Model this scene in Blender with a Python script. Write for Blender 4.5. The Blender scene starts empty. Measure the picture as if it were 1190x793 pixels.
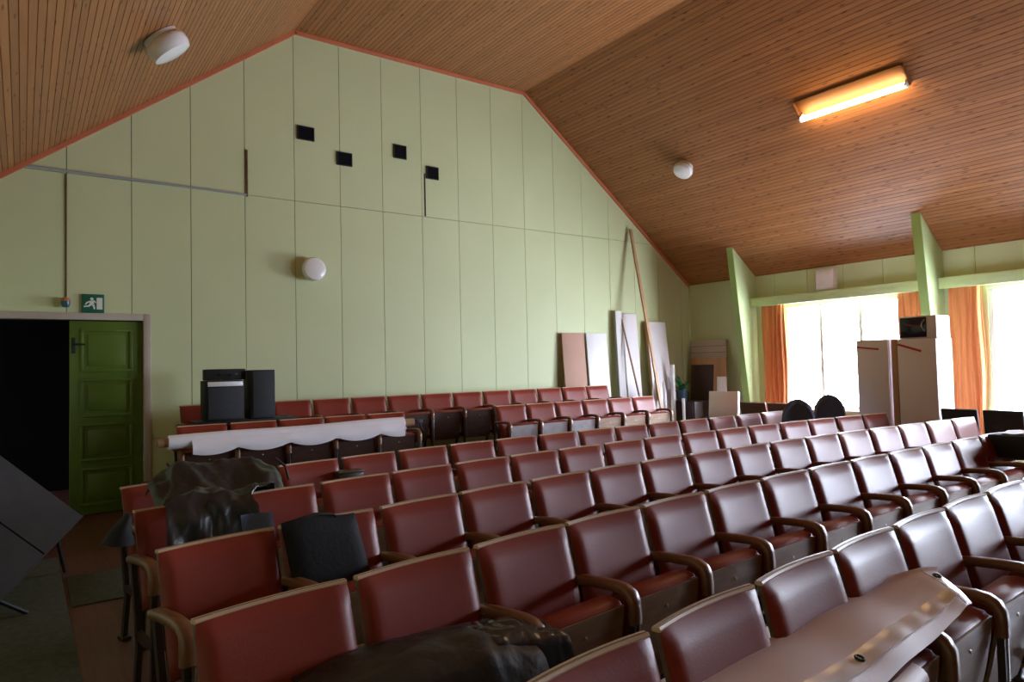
import bpy, bmesh, math, random
from mathutils import Vector, Matrix, Euler, noise as mnoise

rnd = random.Random(7)
S = bpy.context.scene
COL = S.collection
V = Vector
PI = math.pi

# ------------------------------------------------------------------ mesh helper
class MB:
    def __init__(s): s.v = []; s.f = []
    def add(s, vs, fs):
        b = len(s.v); s.v += [tuple(x) for x in vs]; s.f += [tuple(i + b for i in f) for f in fs]; return s
    def box(s, c, d, rot=None, bev=0.0):
        bm = bmesh.new(); bmesh.ops.create_cube(bm, size=1.0)
        for v in bm.verts: v.co = V((v.co.x * d[0], v.co.y * d[1], v.co.z * d[2]))
        if bev: bmesh.ops.bevel(bm, geom=list(bm.edges), offset=bev, segments=2, profile=.5, affect='EDGES')
        M = rot.to_matrix() if rot else Matrix.Identity(3)
        bm.verts.index_update()
        s.add([M @ v.co + V(c) for v in bm.verts], [[v.index for v in f.verts] for f in bm.faces]); bm.free(); return s
    def lohi(s, a, b, bev=0.0):
        return s.box([(a[i] + b[i]) / 2 for i in range(3)], [abs(b[i] - a[i]) for i in range(3)], None, bev)
    def prism(s, pts, vec):
        n = len(pts); vec = V(vec); P = [V(q) for q in pts]
        s.add(P + [q + vec for q in P], [list(range(n))[::-1], list(range(n, 2 * n))] + [[i, (i + 1) % n, n + (i + 1) % n, n + i] for i in range(n)]); return s
    def rings(s, rs, closed=True, cap=True):
        n = len(rs[0]); vs = [q for r in rs for q in r]; fs = []
        for k in range(len(rs) - 1):
            for i in range(n if closed else n - 1):
                j = (i + 1) % n; fs.append([k * n + i, k * n + j, (k + 1) * n + j, (k + 1) * n + i])
        if cap: fs.append(list(range(n))[::-1]); fs.append([(len(rs) - 1) * n + i for i in range(n)])
        return s.add(vs, fs)
    def sweep(s, path, sec, side=V((1, 0, 0)), scales=None):
        """sec: 2-D offsets (along side, along normal) carried along the path"""
        rs = []; P = [V(q) for q in path]
        for i, q in enumerate(P):
            t = (P[min(i + 1, len(P) - 1)] - P[max(i - 1, 0)]).normalized()
            sd = (side - t * side.dot(t)).normalized(); n = t.cross(sd).normalized()
            k = scales[i] if scales else 1
            rs.append([q + sd * a * k + n * b * k for a, b in sec])
        return s.rings(rs)
    def tube(s, path, r, n=8):
        P = [V(q) for q in path]; t = (P[-1] - P[0])
        side = V((0, 0, 1)).cross(t)
        if side.length < 1e-5: side = V((1, 0, 0))
        return s.sweep(P, [(r * math.cos(2 * PI * i / n), r * math.sin(2 * PI * i / n)) for i in range(n)], side.normalized())
    def lathe(s, prof, c=(0, 0, 0), rot=None, n=24):
        M = rot if rot is not None else Matrix.Identity(3)
        rs = [[M @ V((r * math.cos(2 * PI * i / n), r * math.sin(2 * PI * i / n), z)) + V(c) for i in range(n)] for r, z in prof]
        return s.rings(rs)
    def sheet(s, fn, nu, nv, th=0.006):
        """two-sided cloth/board: fn(u, v) -> point; gets a real thickness"""
        P = [[V(fn(i / nu, j / nv)) for j in range(nv + 1)] for i in range(nu + 1)]
        N = []
        for i in range(nu + 1):
            row = []
            for j in range(nv + 1):
                a = P[min(i + 1, nu)][j] - P[max(i - 1, 0)][j]; b = P[i][min(j + 1, nv)] - P[i][max(j - 1, 0)]
                c = a.cross(b); row.append(c.normalized() if c.length > 1e-9 else V((0, 0, 1)))
            N.append(row)
        m = nv + 1; vs = [P[i][j] for i in range(nu + 1) for j in range(m)] + [P[i][j] - N[i][j] * th for i in range(nu + 1) for j in range(m)]
        o = (nu + 1) * m; fs = []
        for i in range(nu):
            for j in range(nv):
                a, b, c, d = i * m + j, (i + 1) * m + j, (i + 1) * m + j + 1, i * m + j + 1
                fs += [[a, b, c, d], [o + d, o + c, o + b, o + a]]
        ring = [i * m for i in range(nu + 1)] + [nu * m + j for j in range(1, m)] + [i * m + nv for i in range(nu - 1, -1, -1)] + [j for j in range(nv - 1, 0, -1)]
        for k in range(len(ring)):
            a, b = ring[k], ring[(k + 1) % len(ring)]; fs.append([b, a, o + a, o + b])
        return s.add(vs, fs)
    def build(s, name, mat, parent=None, smooth=True, ang=35):
        me = bpy.data.meshes.new(name); me.from_pydata(s.v, [], s.f)
        bm = bmesh.new(); bm.from_mesh(me); bmesh.ops.recalc_face_normals(bm, faces=bm.faces); bm.to_mesh(me); bm.free()
        if smooth:
            me.polygons.foreach_set('use_smooth', [True] * len(me.polygons)); me.set_sharp_from_angle(angle=math.radians(ang))
        me.materials.append(mat); o = bpy.data.objects.new(name, me); COL.objects.link(o)
        if parent: o.parent = parent
        return o

def tag(o, label, cat, group=None):
    o['label'] = label; o['category'] = cat
    if group: o['group'] = group
    return o
def thing(name, label, cat, loc=(0, 0, 0), rz=0, group=None):
    o = bpy.data.objects.new(name, None); COL.objects.link(o); o.empty_display_size = .1
    o.location = loc; o.rotation_euler = (0, 0, rz); return tag(o, label, cat, group)
def struct(o): o['kind'] = 'structure'; return o
def copy_tree(o, parent=None):
    c = o.copy(); COL.objects.link(c)
    if parent: c.parent = parent
    for ch in list(o.children): copy_tree(ch, c)
    return c

# ------------------------------------------------------------------ materials
def mat(name, rgb, rough=.5, spec=.5, metal=0, coat=0, emit=None, estr=0):
    m = bpy.data.materials.new(name); m.use_nodes = True; b = m.node_tree.nodes['Principled BSDF']
    b.inputs['Base Color'].default_value = (*rgb, 1); b.inputs['Roughness'].default_value = rough
    b.inputs['Specular IOR Level'].default_value = spec; b.inputs['Metallic'].default_value = metal
    b.inputs['Coat Weight'].default_value = coat
    if emit: b.inputs['Emission Color'].default_value = (*emit, 1); b.inputs['Emission Strength'].default_value = estr
    return m
def nd(m, t, **kw):
    n = m.node_tree.nodes.new(t)
    for k, v in kw.items(): setattr(n, k, v)
    return n
def lk(m, a, b): m.node_tree.links.new(a, b)
def bsdf(m): return m.node_tree.nodes['Principled BSDF']
def mottled(name, c1, c2, scale=(4, 4, 4), rough=.5, spec=.5, bump=0, bscale=60, detail=4, coat=0, metal=0, lo=.35, hi=.65):
    """two real colours of one surface mixed by object-space noise, optional fine bump"""
    m = mat(name, c1, rough, spec, metal, coat); b = bsdf(m)
    tc = nd(m, 'ShaderNodeTexCoord'); mp = nd(m, 'ShaderNodeMapping'); mp.inputs['Scale'].default_value = scale
    lk(m, tc.outputs['Object'], mp.inputs[0])
    n = nd(m, 'ShaderNodeTexNoise'); n.inputs['Scale'].default_value = 1; n.inputs['Detail'].default_value = detail
    lk(m, mp.outputs[0], n.inputs['Vector'])
    r = nd(m, 'ShaderNodeValToRGB'); r.color_ramp.elements[0].position = lo; r.color_ramp.elements[1].position = hi
    r.color_ramp.elements[0].color = (*c1, 1); r.color_ramp.elements[1].color = (*c2, 1)
    lk(m, n.outputs['Fac'], r.inputs[0]); lk(m, r.outputs[0], b.inputs['Base Color'])
    if bump:
        n2 = nd(m, 'ShaderNodeTexNoise'); n2.inputs['Scale'].default_value = bscale; n2.inputs['Detail'].default_value = 3
        lk(m, tc.outputs['Object'], n2.inputs['Vector'])
        bp = nd(m, 'ShaderNodeBump'); bp.inputs['Strength'].default_value = bump; bp.inputs['Distance'].default_value = .01
        lk(m, n2.outputs['Fac'], bp.inputs['Height']); lk(m, bp.outputs[0], b.inputs['Normal'])
    return m

M = {}
M['vinyl'] = mottled('red_vinyl', (.25, .036, .019), (.21, .030, .016), (3, 3, 3), .41, .36, .05, 140)
M['arm_wood'] = mottled('varnished_arm_wood', (.20, .085, .036), (.13, .052, .022), (30, 3, 8), .30, .5)
M['trim_wood'] = mottled('birch_edge', (.56, .38, .24), (.46, .30, .18), (4, 60, 60), .4, .5)
M['ply'] = mottled('brown_plywood', (.115, .07, .04), (.08, .045, .025), (6, 30, 30), .4, .5)
M['seat_ply'] = mottled('seat_underside_plywood', (.31, .19, .105), (.235, .14, .075), (5, 20, 40), .36, .5)
M['post'] = mat('dark_brown_steel', (.03, .018, .013), .4, .5)
M['chrome'] = mat('worn_metal', (.6, .58, .55), .3, .5, 1)
M['wall'] = mottled('pale_green_board', (.60, .655, .385), (.57, .625, .36), (.8, .8, .8), .55, .35, .03, 30)
M['wallgap'] = mat('dark_wall_gap', (.09, .1, .05), .9, .1)
M['fin'] = mottled('green_painted_fin', (.56, .68, .36), (.54, .66, .34), (2, 2, 2), .45, .4)
M['finface'] = mat('shaded_fin_edge', (.32, .47, .15), .45, .4)
M['white'] = mat('white_paint', (.78, .77, .74), .5, .4)
M['white2'] = mottled('white_laminate', (.80, .79, .78), (.76, .75, .75), (3, 3, 3), .4, .45)
M['pinkish'] = mottled('pale_pink_laminate', (.80, .755, .77), (.77, .72, .74), (3, 3, 1), .45, .4)
M['pinkboard'] = mottled('raw_chipboard_pink', (.50, .31, .24), (.45, .27, .2), (60, 60, 60), .7, .2)
M['beige'] = mat('beige_board', (.50, .42, .35), .6, .3)
M['tanwood'] = mottled('tan_wood', (.50, .29, .14), (.40, .22, .10), (30, 30, 2), .5, .4)
M['darkwood'] = mottled('dark_brown_board', (.055, .022, .018), (.04, .017, .014), (8, 8, 2), .5, .4)
M['black'] = mat('black_matte', (.012, .012, .013), .6, .4)
M['blackgloss'] = mottled('black_plastic_film', (.012, .013, .012), (.02, .02, .019), (3, 3, 3), .22, .6, .25, 14)
M['tarp'] = mottled('olive_black_tarpaulin', (.011, .011, .010), (.020, .019, .017), (5, 5, 5), .42, .5, .5, 16)
M['blackcloth'] = mottled('black_nylon', (.004, .004, .005), (.007, .007, .008), (12, 12, 12), .75, .3, .15, 60)
M['navy'] = mottled('navy_fabric', (.09, .10, .15), (.105, .12, .175), (60, 60, 60), .85, .25, .1, 200)
M['darkgrey'] = mottled('charcoal_speaker', (.028, .03, .036), (.035, .037, .043), (40, 40, 40), .7, .3, .1, 200)
M['grille'] = mottled('speaker_grille_cloth', (.04, .043, .052), (.05, .053, .06), (80, 80, 80), .8, .25, .15, 300)
M['silver'] = mat('brushed_silver', (.85, .88, .92), .4, .5, .2)
M['panelgrey'] = mottled('grey_padded_vinyl', (.022, .022, .024), (.028, .028, .03), (10, 10, 10), .6, .35, .1, 90)
M['doorgreen'] = mottled('bright_green_door_paint', (.10, .17, .022), (.09, .15, .02), (2, 2, 2), .35, .5)
M['signgreen'] = mat('sign_green', (.01, .12, .07), .4, .5)
M['signwhite'] = mat('sign_white', (.75, .78, .72), .4, .5)
M['curtain'] = mottled('orange_curtain', (.74, .29, .12), (.68, .25, .095), (60, 60, 3), .85, .15)
M['cabinet'] = mottled('light_grey_cabinet', (.80, .74, .76), (.78, .72, .74), (2, 2, 2), .45, .4)
M['red'] = mat('red_tape', (.50, .035, .035), .4, .5)
M['salmon'] = mottled('salmon_trim_paint', (.62, .20, .10), (.55, .16, .08), (3, 3, 3), .5, .3)
M['grey'] = mat('grey_conduit', (.36, .36, .38), .5, .4)
M['brownbare'] = mottled('bare_brown_fibreboard', (.16, .085, .04), (.11, .055, .028), (9, 9, 9), .85, .1)
M['leaf'] = mottled('green_leaf', (.03, .17, .07), (.05, .24, .10), (9, 9, 9), .45, .5)
M['bluepot'] = mat('dark_blue_pot', (.03, .06, .10), .4, .5)
M['pvc'] = mottled('white_screen_fabric', (.86, .85, .92), (.82, .81, .89), (3, 3, 3), .6, .3)
M['cardboard'] = mottled('cardboard_tube', (.38, .24, .14), (.33, .2, .11), (8, 8, 8), .8, .1)
M['glasslamp'] = mat('opal_glass', (.83, .81, .80), .18, .5)
M['carpet'] = mottled('grey_green_floor_mat', (.085, .085, .062), (.065, .066, .048), (25, 25, 25), .95, .05, .3, 120)
M['fill_cut'] = mottled('dark_fill_cut', (.03, .012, .01), (.02, .009, .008), (30, 30, 1), .9, .1)  # dark colour of the unseen front wall, added to cut fill light
M['paper'] = mat('white_paper', (.82, .82, .82), .7, .2)
M['tape'] = mat('clear_shiny_hem_tape', (.80, .78, .82), .2, .6)

# banner mesh fabric: woven grid
m = mottled('grey_mesh_banner', (.76, .67, .71), (.71, .62, .66), (3, 3, 3), .42, .45); M['banner'] = m
tc = nd(m, 'ShaderNodeTexCoord'); mp = nd(m, 'ShaderNodeMapping'); mp.inputs['Rotation'].default_value = (0, 0, .785)
lk(m, tc.outputs['Object'], mp.inputs[0])
w1 = nd(m, 'ShaderNodeTexWave', bands_direction='X'); w1.inputs['Scale'].default_value = 60
w2 = nd(m, 'ShaderNodeTexWave', bands_direction='Y'); w2.inputs['Scale'].default_value = 60
for w in (w1, w2): lk(m, mp.outputs[0], w.inputs['Vector'])
ad = nd(m, 'ShaderNodeMath', operation='ADD'); lk(m, w1.outputs['Fac'], ad.inputs[0]); lk(m, w2.outputs['Fac'], ad.inputs[1])
bp = nd(m, 'ShaderNodeBump'); bp.inputs['Strength'].default_value = .25; bp.inputs['Distance'].default_value = .002
lk(m, ad.outputs[0], bp.inputs['Height']); lk(m, bp.outputs[0], bsdf(m).inputs['Normal'])

def pine(name, w):
    """varnished pine boards: local x across the boards, y along the grain"""
    m = mat(name, (.3, .13, .04), .38, .4); b = bsdf(m)
    tc = nd(m, 'ShaderNodeTexCoord'); sx = nd(m, 'ShaderNodeSeparateXYZ'); lk(m, tc.outputs['Object'], sx.inputs[0])
    dv = nd(m, 'ShaderNodeMath', operation='DIVIDE'); lk(m, sx.outputs[0], dv.inputs[0]); dv.inputs[1].default_value = w
    fl = nd(m, 'ShaderNodeMath', operation='FLOOR'); lk(m, dv.outputs[0], fl.inputs[0])
    wn = nd(m, 'ShaderNodeTexWhiteNoise', noise_dimensions='1D'); lk(m, fl.outputs[0], wn.inputs['W'])
    # shift grain per board
    mu = nd(m, 'ShaderNodeMath', operation='MULTIPLY'); lk(m, wn.outputs['Value'], mu.inputs[0]); mu.inputs[1].default_value = 37
    ay = nd(m, 'ShaderNodeMath', operation='ADD'); lk(m, sx.outputs[1], ay.inputs[0]); lk(m, mu.outputs[0], ay.inputs[1])
    cb = nd(m, 'ShaderNodeCombineXYZ'); lk(m, sx.outputs[0], cb.inputs[0]); lk(m, ay.outputs[0], cb.inputs[1])
    mp = nd(m, 'ShaderNodeMapping'); mp.inputs['Scale'].default_value = (45, 2.2, 1); lk(m, cb.outputs[0], mp.inputs[0])
    n = nd(m, 'ShaderNodeTexNoise'); n.inputs['Scale'].default_value = 1; n.inputs['Detail'].default_value = 4; lk(m, mp.outputs[0], n.inputs['Vector'])
    r = nd(m, 'ShaderNodeValToRGB'); e = r.color_ramp.elements
    e[0].position = .3; e[0].color = (.30, .115, .036, 1); e[1].position = .72; e[1].color = (.38, .160, .056, 1)
    lk(m, n.outputs['Fac'], r.inputs[0])
    hs = nd(m, 'ShaderNodeHueSaturation'); lk(m, r.outputs[0], hs.inputs['Color'])
    mr = nd(m, 'ShaderNodeMapRange'); mr.inputs['To Min'].default_value = .86; mr.inputs['To Max'].default_value = 1.12
    lk(m, wn.outputs['Value'], mr.inputs['Value']); lk(m, mr.outputs[0], hs.inputs['Value'])
    # knots
    mk = nd(m, 'ShaderNodeMapping'); mk.inputs['Scale'].default_value = (14, 3.4, 1); lk(m, cb.outputs[0], mk.inputs[0])
    vo = nd(m, 'ShaderNodeTexVoronoi', voronoi_dimensions='2D'); vo.inputs['Scale'].default_value = 1; lk(m, mk.outputs[0], vo.inputs['Vector'])
    kr = nd(m, 'ShaderNodeValToRGB'); k = kr.color_ramp.elements; k[0].position = .075; k[0].color = (1, 1, 1, 1); k[1].position = .17; k[1].color = (0, 0, 0, 1)
    lk(m, vo.outputs['Distance'], kr.inputs[0])
    sc = nd(m, 'ShaderNodeSeparateColor'); lk(m, vo.outputs['Color'], sc.inputs[0])
    gt = nd(m, 'ShaderNodeMath', operation='GREATER_THAN'); gt.inputs[1].default_value = .62; lk(m, sc.outputs[0], gt.inputs[0])
    km = nd(m, 'ShaderNodeMath', operation='MULTIPLY'); lk(m, kr.outputs[0], km.inputs[0]); lk(m, gt.outputs[0], km.inputs[1])
    km2 = nd(m, 'ShaderNodeMath', operation='MULTIPLY'); lk(m, km.outputs[0], km2.inputs[0]); km2.inputs[1].default_value = .8
    mx = nd(m, 'ShaderNodeMix', data_type='RGBA'); lk(m, km2.outputs[0], mx.inputs['Factor']); lk(m, hs.outputs[0], mx.inputs['A'])
    mx.inputs['B'].default_value = (.085, .028, .009, 1); lk(m, mx.outputs['Result'], b.inputs['Base Color'])
    return m
BW = .062
M['pine'] = pine('varnished_pine_ceiling', BW)
M['floor'] = pine('red_brown_floor_boards', .12)
for n in M['floor'].node_tree.nodes:
    if n.type == 'VALTORGB' and abs(n.color_ramp.elements[0].position - .3) < 1e-3:
        n.color_ramp.elements[0].color = (.095, .035, .024, 1); n.color_ramp.elements[1].color = (.14, .056, .04, 1)
    if n.type == 'MATH' and n.operation == 'GREATER_THAN': n.inputs[1].default_value = 2

# thin window glass
m = bpy.data.materials.new('window_glass'); m.use_nodes = True; nt = m.node_tree; nt.nodes.clear()
out = nt.nodes.new('ShaderNodeOutputMaterial'); mix = nt.nodes.new('ShaderNodeMixShader'); tr = nt.nodes.new('ShaderNodeBsdfTransparent')
gl = nt.nodes.new('ShaderNodeBsdfGlossy'); gl.inputs['Roughness'].default_value = .02; mix.inputs[0].default_value = .07
nt.links.new(tr.outputs[0], mix.inputs[1]); nt.links.new(gl.outputs[0], mix.inputs[2]); nt.links.new(mix.outputs[0], out.inputs[0]); M['glass'] = m
M['tube'] = mat('warm_fluorescent_tube', (1, .9, .7), .4, .5, emit=(1, .70, .36), estr=6)

# ------------------------------------------------------------------ camera
cam = bpy.data.cameras.new('camera'); co = bpy.data.objects.new('camera', cam); COL.objects.link(co)
R3 = Matrix(((0.812383, -0.002649, -0.583118), (-0.582651, -0.043991, -0.811531), (-0.023502, 0.999028, -0.037281)))
co.matrix_world = Matrix.Translation((0, 0, 1.507)) @ R3.to_4x4()
cam.sensor_width = 36; cam.lens = 793 / 1190 * 36; cam.clip_start = .05; S.camera = co

# ------------------------------------------------------------------ room shell
XL, XR, YB, YF = -1.04, 10.57, 8.75, -6.6
FL, FR, ZT = 2.89, 6.64, 5.97        # ceiling folds
ZL, ZR = 2.98, 3.0
KL = (ZT - ZL) / (FL - XL); KR = (ZT - ZR) / (XR - FR)
def ceil_z(x): return min(ZT, ZL + (x - XL) * KL, ZR + (XR - x) * KR)

def bisected_box(mb, a, b):
    """box cut off under the ceiling line"""
    xs = sorted(set([a[0], b[0]] + [f for f in (FL, FR) if a[0] < f < b[0]]))
    poly = [(a[0], a[2])] + [(b[0], a[2])] + [(x, min(b[2], ceil_z(x))) for x in reversed(xs)]
    # add crossing points where the slanted ceiling meets the flat top
    out = []
    for i, q in enumerate(poly):
        out.append(q)
        n = poly[(i + 1) % len(poly)]
        if q[0] > n[0] and i >= 2:
            for k in range(1, 8):
                x = q[0] + (n[0] - q[0]) * k / 8; out.append((x, min(b[2], ceil_z(x))))
    out = [p for i, p in enumerate(out) if (V(p) - V(out[i - 1])).length > 1e-5]
    if min(p[1] for p in out[2:]) <= a[2]: 
        out = [(x, max(z, a[2])) for x, z in out]
        out = [p for i, p in enumerate(out) if (V(p) - V(out[i - 1])).length > 1e-5]
        if len(out) < 3: return
    mb.prism([(x, a[1], z) for x, z in out], (0, b[1] - a[1], 0))

# floor
fl = MB(); fl.lohi((XL - .2, YF - .2, -.12), (XR + .2, YB + 2.4, 0)); struct(fl.build('floor', M['floor'], smooth=False))
# back wall: boards with open seams in front of a dark backing
bw = MB(); g = .0035
seams = [.386 + (k - 1) * .6205 for k in range(-1, 20)]
ZS = 3.722
DOORR, DOORT = 1.135, 2.125
for k in range(len(seams) - 1):
    x0, x1 = max(seams[k], XL) + g, min(seams[k + 1], XR) - g
    if x1 - x0 < .03: continue
    segs = [(0 if x0 > DOORR else DOORT, ZS - g), (ZS + g, 6.2)]
    if x0 < DOORR < x1:
        bisected_box(bw, (x0, YB, DOORT), (DOORR, YB + .02, ZS - g)); bisected_box(bw, (DOORR, YB, 0), (x1, YB + .02, ZS - g)); segs = segs[1:]
    for a, b in segs:
        if ceil_z(x0) > a + .02 or ceil_z(x1) > a + .02: bisected_box(bw, (x0, YB, a), (x1, YB + .02, b))
struct(bw.build('wall_back', M['wall'], smooth=False))
bk = MB(); bk.lohi((DOORR, YB + .02, -.1), (XR + .2, YB + .14, 6.3)); bk.lohi((XL - .2, YB + .02, DOORT), (DOORR, YB + .14, 6.3))
struct(bk.build('wall_backing', M['wallgap'], smooth=False))
# passage behind the open door, its darkness put into near-black walls
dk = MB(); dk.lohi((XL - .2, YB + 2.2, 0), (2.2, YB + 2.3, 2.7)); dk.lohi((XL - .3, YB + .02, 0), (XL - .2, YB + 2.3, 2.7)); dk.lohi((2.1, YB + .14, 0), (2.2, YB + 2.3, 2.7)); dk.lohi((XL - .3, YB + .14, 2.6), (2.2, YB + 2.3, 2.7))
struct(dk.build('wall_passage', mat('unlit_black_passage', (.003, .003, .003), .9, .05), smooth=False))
# door frame and leaf
df = MB(); df.lohi((DOORR - .015, YB - .03, 0), (DOORR + .06, YB + .05, DOORT + .075), .006); df.lohi((XL, YB - .03, DOORT), (DOORR - .016, YB + .05, DOORT + .075), .006)
struct(df.build('trim_1', mottled('dusty_door_frame_paint', (.48, .42, .35), (.42, .36, .3), (3, 3, 3), .5, .3)))
dl = bpy.data.objects.new('door_1', None); COL.objects.link(dl); dl.location = (DOORR - .02, YB + .03, 0); struct(dl)
DWd = .70
d = MB(); d.lohi((-DWd, 0, .01), (0, .04, 2.115), .004)
d2 = MB()
for z0, z1 in ((1.55, 2.03), (1.06, 1.48), (.58, .99), (.10, .51)):
    xa, xb = -DWd + .10, -.10
    for a, b in (((xa, -.014, z0), (xb, 0, z0 + .03)), ((xa, -.014, z1 - .03), (xb, 0, z1)), ((xa, -.014, z0 + .03), (xa + .03, 0, z1 - .03)), ((xb - .03, -.014, z0 + .03), (xb, 0, z1 - .03))): d2.lohi(a, b, .005)
    d2.lohi((xa + .07, -.010, z0 + .07), (xb - .07, 0, z1 - .07), .004)
d.build('door_leaf', M['doorgreen'], dl); d2.build('panel_moulding', M['doorgreen'], dl)
h = MB(); h.lohi((-DWd + .02, -.008, 1.76), (-DWd + .055, 0, 1.93), .003); h.tube([(-DWd + .037, 0, 1.86), (-DWd + .037, -.05, 1.86)], .01); h.tube([(-DWd + .037, -.05, 1.86), (-DWd + .14, -.05, 1.855)], .01)
h.build('door_handle', M['black'], dl)

# left and front wall
lw = MB(); lw.lohi((XL - .12, YF, 0), (XL, YB, ZL + .05)); struct(lw.build('wall_left', M['wall'], smooth=False))
fw = MB(); bisected_box(fw, (XL, YF - .12, 0), (XR, YF, 6.2)); struct(fw.build('wall_front', M['fill_cut'], smooth=False))

# right wall with four window bays between the fins
FINY = [7.26, 4.23, 1.20, -1.83, -4.86]
WZ0, WZ1 = .70, 2.44
bays = [(FINY[k] - 2.44, FINY[k] - .53) for k in range(3)]     # window openings (y0, y1)
rw = MB(); TW = .16
rw.lohi((XR, YF, 0), (XR + TW, YB, WZ0)); rw.lohi((XR, YF, WZ1), (XR + TW, YB, 2.56))
edges = [YB] + [e for y0, y1 in bays for e in (y1, y0)] + [YF]
for k in range(0, len(edges), 2): rw.lohi((XR, edges[k + 1], WZ0), (XR + TW, edges[k], WZ1))
y = YB
while y > YF + .1:                                              # upper frieze boards
    y2 = max(y - .615, YF); rw.lohi((XR, y2 + g, 2.56), (XR + .02, y - g, ZR + .03)); y = y2
struct(rw.build('wall_right', M['wall'], smooth=False))
rb = MB(); rb.lohi((XR + .02, YF, 2.56), (XR + TW, YB, 3.1)); struct(rb.build('wall_frieze_backing', M['wallgap'], smooth=False))
for k, (y0, y1) in enumerate(bays):
    w = bpy.data.objects.new('window_%d' % (k + 1), None); COL.objects.link(w); w.location = (XR + .05, (y0 + y1) / 2, WZ0); struct(w)
    L = y1 - y0; H = WZ1 - WZ0; f = MB(); t = .055
    f.lohi((-.03, -L / 2, 0), (.05, L / 2, t), .006); f.lohi((-.03, -L / 2, H - t), (.05, L / 2, H), .006)
    for c in (-L / 2 + t / 2, -L / 2 + .62, -L / 2 + 1.27, L / 2 - t / 2): f.lohi((-.03, c - t / 2, t), (.05, c + t / 2, H - t), .006)
    f.build('window_frame', M['white'], w)
    p = MB(); p.lohi((.005, -L / 2 + .02, .02), (.012, L / 2 - .02, H - .02)); p.build('glass_pane', M['glass'], w, smooth=False)
    s = MB(); s.lohi((-.20, -L / 2 - .05, -.035), (-.03, L / 2 + .05, 0), .006); s.build('window_sill', M['white'], w)
    # daylight enters through the opening: portal for the sky
    pl = bpy.data.lights.new('sky_portal', 'AREA'); pl.shape = 'RECTANGLE'; pl.size = L; pl.size_y = H; pl.cycles.is_portal = True
    po = bpy.data.objects.new('sky_portal', pl); COL.objects.link(po); po.matrix_world = Matrix.Translation((XR + .12, (y0 + y1) / 2, (WZ0 + WZ1) / 2)) @ Matrix(((0, 0, 1), (1, 0, 0), (0, 1, 0))).to_4x4()

# ceilings: pine boards with dark V grooves, board direction along local y
def ceiling(name, p0, p1, y0, y1, th=.05):
    a, b = V((p0[0], 0, p0[1])), V((p1[0], 0, p1[1])); L = (b - a).length; xdir = (b - a).normalized(); zdir = xdir.cross(V((0, 1, 0))).normalized()
    prof = [(0, th)]; n = math.ceil(L / BW); gw, gd = .005, .005
    prof = []
    for k in range(n):
        x0, x1 = k * BW, min((k + 1) * BW, L)
        prof += [(x0, gd), (x0 + gw / 2, gd), (x0 + gw, 0), (max(x1 - gw * .5, x0 + gw + .001), 0), (x1, gd)]
    prof += [(L, th), (0, th)]
    mb = MB(); P = [(x, 0, z) for x, z in prof]; n2 = len(P)
    mb.add([(x, y0, z) for x, _, z in P] + [(x, y1, z) for x, _, z in P], [[i, (i + 1) % n2, n2 + (i + 1) % n2, n2 + i] for i in range(n2)])
    o = mb.build(name, M['pine'], smooth=False)
    zz = zdir if zdir.z > 0 else -zdir
    o.matrix_world = Matrix(((xdir.x, 0, zz.x, a.x), (0, 1, 0, 0), (xdir.z, 0, zz.z, a.z), (0, 0, 0, 1)))
    return struct(o)
ceiling('ceiling_left', (XL - .02, ZL - .02 * KL), (FL, ZT), YF, YB + .02)
ceiling('ceiling_middle', (FL, ZT), (FR, ZT), YF, YB + .02)
ceiling('ceiling_right', (FR, ZT), (XR + .02, ZR - .02 * KR), YF, YB + .02)
roof = MB(); q = .06
roof.prism([(XL - .2, YF - .2, ZL - .2 * KL + .09), (FL - .02, YF - .2, ZT + .08), (FR + .02, YF - .2, ZT + .08), (XR + .2, YF - .2, ZR - .2 * KR + .09), (XR + .2, YF - .2, ZR + .2), (FR + .05, YF - .2, ZT + .3), (FL - .05, YF - .2, ZT + .3), (XL - .2, YF - .2, ZL + .2)], (0, YB - YF + .4, 0))
struct(roof.build('ceiling_roof', M['wallgap'], smooth=False))
# salmon strip where ceiling meets the back wall
def strip(name, p0, p1):
    a, b = V((p0[0], YB, p0[1])), V((p1[0], YB, p1[1])); d = (b - a).normalized(); n = V((d.z, 0, -d.x)); n = n if n.z < 0 else -n
    mb = MB(); mb.prism([a, b, b + n * .045, a + n * .045], (0, -.03, 0)); return struct(mb.build(name, M['salmon'], smooth=False))
strip('trim_2', (XL, ZL), (FL, ZT)); strip('trim_3', (FL, ZT), (FR, ZT)); strip('trim_4', (FR, ZT), (XR, ZR))

# fins (tapering wall ribs); lit sides paler, edge deeper green, the light put into the colours
for k, yf in enumerate(FINY):
    xt, xb0 = 9.94, 10.385
    o = bpy.data.objects.new('wall_fin_%d' % (k + 1), None); COL.objects.link(o); o.location = (XR, yf + .06, 0); struct(o)
    b = MB(); pts = [(0, 0), (0, ZR - .004), (xt - XR, ceil_z(xt) - .006), (xb0 - XR, 0)]
    b.prism([(x, -.06, z) for x, z in pts], (0, .12, 0)); b.build('rib', M['fin'], o, smooth=False)
    e = MB(); e.prism([(xt - XR, -.06, ceil_z(xt) - .006), (xb0 - XR, -.06, 0), (xb0 - XR - .012, -.06, 0), (xt - XR - .012, -.06, ceil_z(xt - .012) - .008)], (0, .12, 0)); e.build('shaded_edge', M['finface'], o, smooth=False)
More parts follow.
